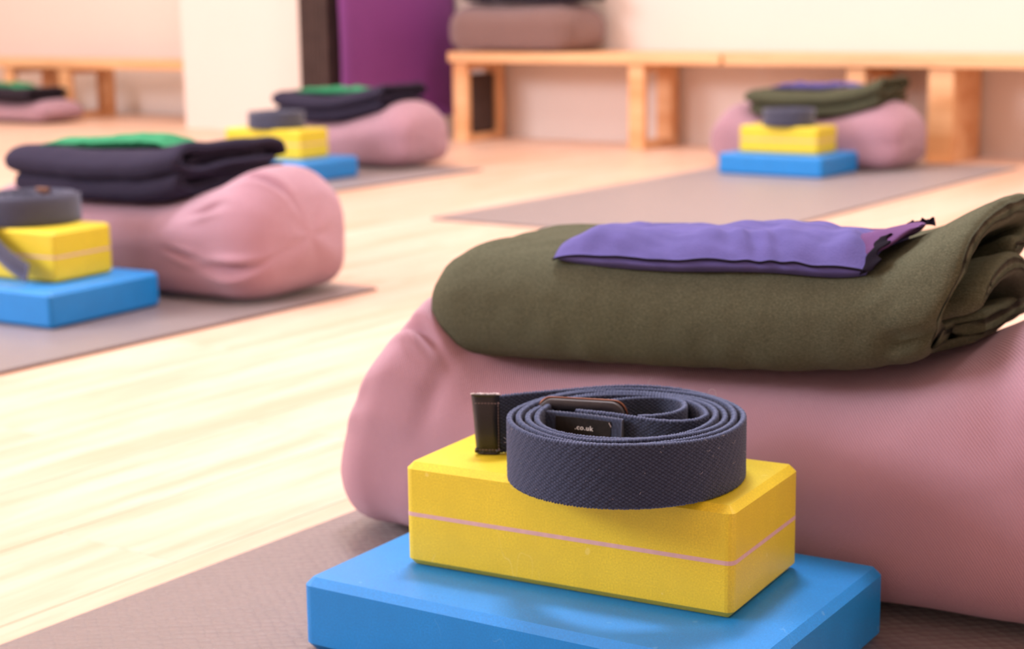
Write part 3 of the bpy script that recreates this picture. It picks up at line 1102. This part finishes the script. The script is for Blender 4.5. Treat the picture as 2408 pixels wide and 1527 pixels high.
# --- A: the detailed strap
ZS = MT + BH + YH + .0009
SW = .0375
strapA = empty('yoga_strap', (0, 0, 0))
tag(strapA, 'slate blue woven yoga strap coiled on the nearest yellow brick, with buckle', 'yoga strap')
cenA = np.array([-.535, .868]) + VR * .0026 - VF * .0022
tip0 = np.array([-.6260, .8640])
sp_ = coil_path(cenA, .0740, .0785, .0500, .0530, 4.306, PI * .60, tilt=.022)
lead = np.linspace(0, 1, 60)[:, None]
p1 = sp_[0]
tg = (sp_[1] - sp_[0]); tg /= np.linalg.norm(tg)
ctrl = p1 - tg * .030
leadp = (1 - lead) ** 2 * tip0 + 2 * lead * (1 - lead) * ctrl + lead ** 2 * p1
# inner end: from the spiral across to the sewn buckle end, round the bar, out again into the small loop
inner_pts = [(-.4900, .8840), (-.4965, .8755), (-.5080, .8700), (-.5230, .8680), (-.5400, .8670), (-.5520, .8650), (-.5640, .8630)]
ip = smooth_path([(sp_[-1][0], sp_[-1][1])] + inner_pts, 300)
pathS = np.concatenate([leadp[:-1], sp_, ip[1:]])
strap_sweep(pathS, SW, .0031, ZS, M['strap'], strapA, .00040, True)
loop_pts = [(-.5850, .8690), (-.5700, .8800), (-.5590, .8960), (-.5480, .9120), (-.5340, .9200), (-.5200, .9170), (-.5120, .9080), (-.5080, .8960), (-.5100, .8850), (-.5160, .8770), (-.5250, .8715)]
strap_sweep(smooth_path(loop_pts, 300), SW, .0031, ZS - .0003, M['strap'], strapA, .00050, True, 'webbing_loop')


def oriented(parent, p, q):
    """local frame: x from p to q, y normal (away from viewer), z up -> function mapping local to world"""
    p, q = np.array(p), np.array(q)
    d = (q - p) / np.linalg.norm(q - p)
    nrm = np.array([-d[1], d[0]])
    return lambda x, y, z: np.array([*(p + d * x + nrm * y), z])


# black leather tip
F = oriented(strapA, (-.6385, .8575), (-.6225, .8665))
tipL = .0182
bm = bmesh.new()
nz_, nx_ = 26, 12
P = np.zeros((nz_, 2 * nx_, 3))
for i in range(nz_):
    fz = i / (nz_ - 1)
    puff = .0024 + .0014 * math.sin(PI * min(max((fz - .08) / .8, 0), 1)) ** .5
    for j in range(nx_):
        fx = j / (nx_ - 1)
        x = -.001 + fx * tipL + .0016 * (1 - fz) * (1 - fx) * 1.8
        e = max(0, 1 - (abs(fx - .5) * 2) ** 6)
        y = puff * e + .0008
        P[i, j] = F(x, -y, ZS + .0002 + fz * (SW + .0012))
        P[i, 2 * nx_ - 1 - j] = F(x, y * .8, ZS + .0002 + fz * (SW + .0012))
grid_obj('leather_tip', P, M['black'], strapA, closed_v=True, cap0=True, cap1=True)


def stitches(points, name='stitching', L=.0013, r=.00016, parent=None, mat=None):
    bm = bmesh.new()
    for (a, b) in points:
        a, b = Vector(a), Vector(b)
        d = (b - a)
        r_ = bmesh.ops.create_cone(bm, cap_ends=True, segments=6, radius1=r, radius2=r, depth=d.length)
        q = d.to_track_quat('Z', 'Y').to_matrix().to_4x4()
        for v in r_['verts']:
            v.co = q @ v.co + (a + b) / 2
    o = bm_obj(name, bm, mat or M['stitch'], parent)
    return o


st = []
for zf in (.90, .085):
    for k in range(8):
        x = .0015 + k * .0021
        yy = -.0041
        st.append((F(x, yy, ZS + SW * zf), F(x + .0013, yy, ZS + SW * zf)))
for k in range(16):
    z = ZS + .0035 + k * .0020
    st.append((F(tipL - .0016, -.0038, z), F(tipL - .0016, -.0038, z + .0012)))
stitches(st, parent=strapA)['kind'] = 'stuff'
# frayed white canvas on the tip's upper edge and crimped lower hem
bm = bmesh.new()
for k in range(26):
    x = -.001 + k * .0007
    h_ = .0006 + .0010 * random.random()
    p = F(x, -.001 + .002 * random.random(), ZS + SW + .0016)
    bmesh.ops.create_icosphere(bm, subdivisions=1, radius=h_ * .8, matrix=Matrix.Translation(Vector(p)) @ Matrix.Diagonal((1.2, .8, .7, 1)))
bm_obj('frayed_edge', bm, M['fray'], strapA)['kind'] = 'stuff'
P = np.zeros((20, 10, 3))
for i in range(20):
    fx = i / 19
    for j in range(10):
        a = 2 * PI * j / 10
        r_ = .0021 + .0005 * math.sin(fx * 22)
        P[i, j] = F(.001 + fx * (tipL - .002), -.0008 + r_ * 1.15 * math.cos(a), ZS + .0019 + .0006 * math.sin(fx * 14) + r_ * .7 * math.sin(a))
grid_obj('tip_hem', P, M['black'], strapA, closed_v=True, cap0=True, cap1=True)

# folded sewn end over the buckle bar, with its woven label
G0, G1 = (-.5880, .8455), (-.5330, .8745)
Fl = oriented(strapA, (-.5850, .8570), (-.5275, .8640))
P = np.zeros((60, 24, 3))
rngj = np.linspace(0, 2 * PI, 24, endpoint=False)
for i in range(60):
    fx = i / 59
    for j, a in enumerate(rngj):
        ca, sa = math.cos(a), math.sin(a)
        y = math.copysign(abs(ca) ** .5, ca) * .0024
        z = math.copysign(abs(sa) ** .3, sa) * (SW / 2 - .0006)
        tw = .0004 * math.sin(fx * 150) * (1 if sa > .5 else 0)
        P[i, j] = F_ = Fl(fx * .0560, y - .0012 + .002 * math.sin(fx * 3.1), ZS + SW / 2 - .0012 + z + tw)
Wv = .45 + .35 * np.sin(np.arange(60) * 2.1)[:, None] * np.cos(np.arange(24) * 2.2)[None, :]
grid_obj('sewn_end', P, M['strap'], strapA, closed_v=True, cap0=True, cap1=True, weave=Wv)
P = np.zeros((24, 4, 3))
lab = bmesh.new()
vs = {}
for i in range(25):
    fx = .0110 + .0375 * i / 24
    yb = -.0012 + .002 * math.sin(fx / .056 * 3.1) - .0024
    for j, (yo, z) in enumerate(((-.0004, .0335), (-.0004, .009), (.0006, .009), (.0006, .0335))):
        vs[i, j] = lab.verts.new(Fl(fx, yb + yo, ZS + z))
for i in range(24):
    for j in range(4):
        lab.faces.new((vs[i, j], vs[i + 1, j], vs[i + 1, (j + 1) % 4], vs[i, (j + 1) % 4]))
lab.faces.new([vs[0, j] for j in range(4)])
lab.faces.new([vs[24, j] for j in range(3, -1, -1)])
bmesh.ops.recalc_face_normals(lab, faces=lab.faces)
labo = bm_obj('label_patch', lab, M['label'], strapA)
# label lettering
tx = bpy.data.curves.new('label_text', 'FONT')
tx.body = '.co.uk'
tx.size = .0046
tx.extrude = .00015
tx.space_character = 1.12
tx.offset = .00002
tx.align_x = 'CENTER'
to = bpy.data.objects.new('tmp_text', tx)
COL.objects.link(to)
bpy.context.view_layer.update()
me = bpy.data.meshes.new_from_object(to.evaluated_get(bpy.context.evaluated_depsgraph_get()))
bpy.data.objects.remove(to)
me.name = 'lettering'
LX, LZ = .0300, ZS + .0262
for v in me.vertices:
    x, y, z = v.co
    fx = LX + x
    yb = -.0012 + .002 * math.sin(fx / .056 * 3.1) - .0024 - .0005
    v.co = Vector(Fl(fx, yb - z, LZ + y * .92))
me.materials.clear()
lo = link('lettering', me, M['print'], labo)
stitches([(Fl(.0478, -.0038, ZS + .0330), Fl(.0492, -.0038, ZS + .0305))], 'loose_thread', r=.0002, parent=labo, mat=M['fray'])

# buckle: rounded rectangular metal frame standing behind the sewn end
Fb = oriented(strapA, (-.5920, .8640), (-.5380, .8820))
BLn, BHt = .0560, .0412


def rrect(w_, h_, r, n=8):
    pts = []
    for cx_, cz_, a0 in ((w_ - r, h_ - r, 0), (r, h_ - r, PI / 2), (r, r, PI), (w_ - r, r, 1.5 * PI)):
        for k in range(n + 1):
            a = a0 + PI / 2 * k / n
            pts.append((cx_ + r * math.cos(a), cz_ + r * math.sin(a)))
    return np.array(pts)


def ring_frame(name, F_, w_, h_, r, bw, y0, y1, zb_, mat, parent, lean=0.0):
    o_ = rrect(w_, h_, r)
    i_ = rrect(w_ - 2 * bw, h_ - 2 * bw, max(r - bw, .002)) + bw
    n = len(o_)
    c = .0006
    prof = []
    for k in range(n):
        ox, oz = o_[k]
        ix, iz = i_[k]
        dx, dz = (ix - ox), (iz - oz)
        L_ = math.hypot(dx, dz)
        dx, dz = dx / L_, dz / L_
        ring = [(ox + dx * c, y0, oz + dz * c), (ox, y0 + c, oz), (ox, y1 - c, oz), (ox + dx * c, y1, oz + dz * c),
                (ix - dx * c, y1, iz - dz * c), (ix, y1 - c, iz), (ix, y0 + c, iz), (ix - dx * c, y0, iz - dz * c)]
        prof.append([F_(x, y + lean * z, zb_ + z) for x, y, z in ring])
    return grid_obj(name, np.array(prof), mat, parent, closed_u=True, closed_v=True, smooth=False)


buck = ring_frame('buckle', Fb, BLn, BHt,   .0095, .0066, -.0034, .0026, ZS, M['metal'], strapA)
# bronze outer band of the frame
ob = rrect(BLn + .0006, BHt + .0006, .0088) - .0003
P = np.zeros((len(ob), 8, 3))
for k in range(len(ob)):
    for j in range(8):
        a = 2 * PI * j / 8
        x, z = ob[k]
        cxx, czz = BLn / 2, BHt / 2
        v_ = np.array([x - cxx, z - czz]); v_ /= np.linalg.norm(v_)
        rr = .0008
        P[k, j] = Fb(x + v_[0] * rr * math.sin(a), .0014 + rr * 1.1 * math.cos(a), ZS + z + v_[1] * rr * math.sin(a))
grid_obj('bronze_rim', P, M['bronze'], buck, closed_u=True, closed_v=True)
P = np.zeros((2, 10, 3))
for i, z in enumerate((ZS + .002, ZS + BHt - .002)):
    for j in range(10):
        a = 2 * PI * j / 10
        P[i, j] = Fb(.0118 + .0016 * math.cos(a), -.001 + .0016 * math.sin(a), z)
grid_obj('buckle_bar', P, M['metal'], buck, closed_v=True, cap0=True, cap1=True)

# loose fibres standing off the webbing
bm = bmesh.new()


def fibre(pts, r=.00007):
    pts = smooth_path([(p[0], p[1], p[2]) for p in pts], 14)
    for a, b in zip(pts[:-1], pts[1:]):
        a, b = Vector(a), Vector(b)
        d = b - a
        if d.length < 1e-6:
            continue
        r_ = bmesh.ops.create_cone(bm, cap_ends=False, segments=4, radius1=r, radius2=r, depth=d.length)
        q = d.to_track_quat('Z', 'Y').to_matrix().to_4x4()
        for v in r_['verts']:
            v.co = q @ v.co + (a + b) / 2


for k in range(60):
    a = random.uniform(0, 2 * PI)
    rr = 1.0 + .01
    base = cenA + VR * .0715 * math.cos(a) + VF * .080 * math.sin(a)
    out = VR * math.cos(a) + VF * math.sin(a)
    z = ZS + random.uniform(.01, 1.02) * SW
    l = random.uniform(.0008, .0026)
    t_ = np.array([-out[1], out[0]]) * random.uniform(-1, 1)
    fibre([(base[0], base[1], z), (base[0] + out[0] * l * .6 + t_[0] * l * .3, base[1] + out[1] * l * .6 + t_[1] * l * .3, z + l * random.uniform(-.2, .6)),
           (base[0] + out[0] * l + t_[0] * l, base[1] + out[1] * l + t_[1] * l, z + l * random.uniform(-.5, 1.2))], .00005)
bx = cenA + VR * .020 + VF * .074
fibre([(bx[0], bx[1], ZS + SW), (bx[0] + .001, bx[1], ZS + SW + .003), (bx[0] + .0028, bx[1] + .002, ZS + SW + .006)], .00007)
bx = cenA + VR * .056 + VF * .048
fibre([(bx[0], bx[1], ZS + SW), (bx[0] + .002, bx[1], ZS + SW + .0035), (bx[0] + .005, bx[1] + .002, ZS + SW + .002), (bx[0] + .006, bx[1] + .001, ZS + SW - .001)], .00007)
o = bm_obj('loose_fibre', bm, M['fray'], strapA)
o['kind'] = 'stuff'


# --- far straps
def far_strap(c, z0, R_, label, tail=None, turns=5, r1=.045):
    root = empty('yoga_strap', (c[0], c[1], z0))
    tag(root, label, 'yoga strap')
    p = coil_path((0, 0), R_, R_ * 1.05, r1, r1, turns, .3, n=900)
    strap_sweep(p, SW, .0026, .0003, M['strap_far'], root, .003, False)
    p = coil_path((0, 0), r1 - .004, r1 - .004, .012, .014, 2.5, .6, n=500)
    strap_sweep(p, SW, .0026, .0003, M['strap_far'], root, .003, False, 'inner_webbing')
    return root


BT = MT + BH + YH + .0003
sB = far_strap((-1.872, 1.510), BT, .070, 'charcoal strap coiled on the brick at the frame edge, one end trailing down')
# its buckle on top and the trailing end that falls across the brick
bk = bmesh.new()
box_bm(bk, -.005, .020, SW - .002, .020, .026, SW + .007, bev=.0015, seg=2)
bm_obj('buckle', bk, M['bronze'], sB)
pts = np.array([(-.060, -.066, .034), (-.030, -.072, .022), (.000, -.080, .004), (.038, -.086, -.022), (.075, -.090, -.040), (.104, -.090, -.051)])
c3 = smooth_path(pts, 40)
t3 = np.gradient(c3, axis=0); t3 /= np.linalg.norm(t3, axis=1, keepdims=True)
wdir = np.array([.30, -.05, .95])
P = np.zeros((40, 4, 3))
for i in range(40):
    wd = wdir - t3[i] * (wdir @ t3[i]); wd /= np.linalg.norm(wd)
    nn_ = np.cross(t3[i], wd)
    for j, (a, b) in enumerate(((-.5, -.5), (.5, -.5), (.5, .5), (-.5, .5))):
        P[i, j] = c3[i] + wd * a * .026 + nn_ * b * .0028
grid_obj('trailing_end', P, M['strap_far'], sB, closed_v=True, cap0=True, cap1=True, smooth=False)
far_strap((-2.785, 2.985), BT, .066, 'far charcoal strap coiled on the brick in front of the purple mat')
far_strap((-1.775, 3.625), BT - .0058, .060, 'far charcoal strap coiled on the brick by the wall bench, under the olive blanket edge')

# repeats of one kind carry a shared group phrase
GROUPS = {'bolster': 'mauve bolsters laid across the mats', 'blanket': 'folded blankets on the bolsters', 'eye pillow': 'eye pillows on the blankets',
          'yoga block': 'blue foam blocks on the mats', 'yoga brick': 'yellow foam bricks on the blue blocks', 'yoga strap': 'coiled straps on the yellow bricks',
          'bench': 'low pine benches along the wall'}
for o in COL.objects:
    if o.parent is None and o.get('category') in GROUPS and 'pine bench beside' not in o.get('label', '') and 'brown bolster' not in o.get('label', ''):
        o['group'] = GROUPS[o['category']]
for o in COL.objects:
    if o.get('category') == 'yoga mat' and o.get('label', '').startswith('taupe'):
        o['group'] = MG
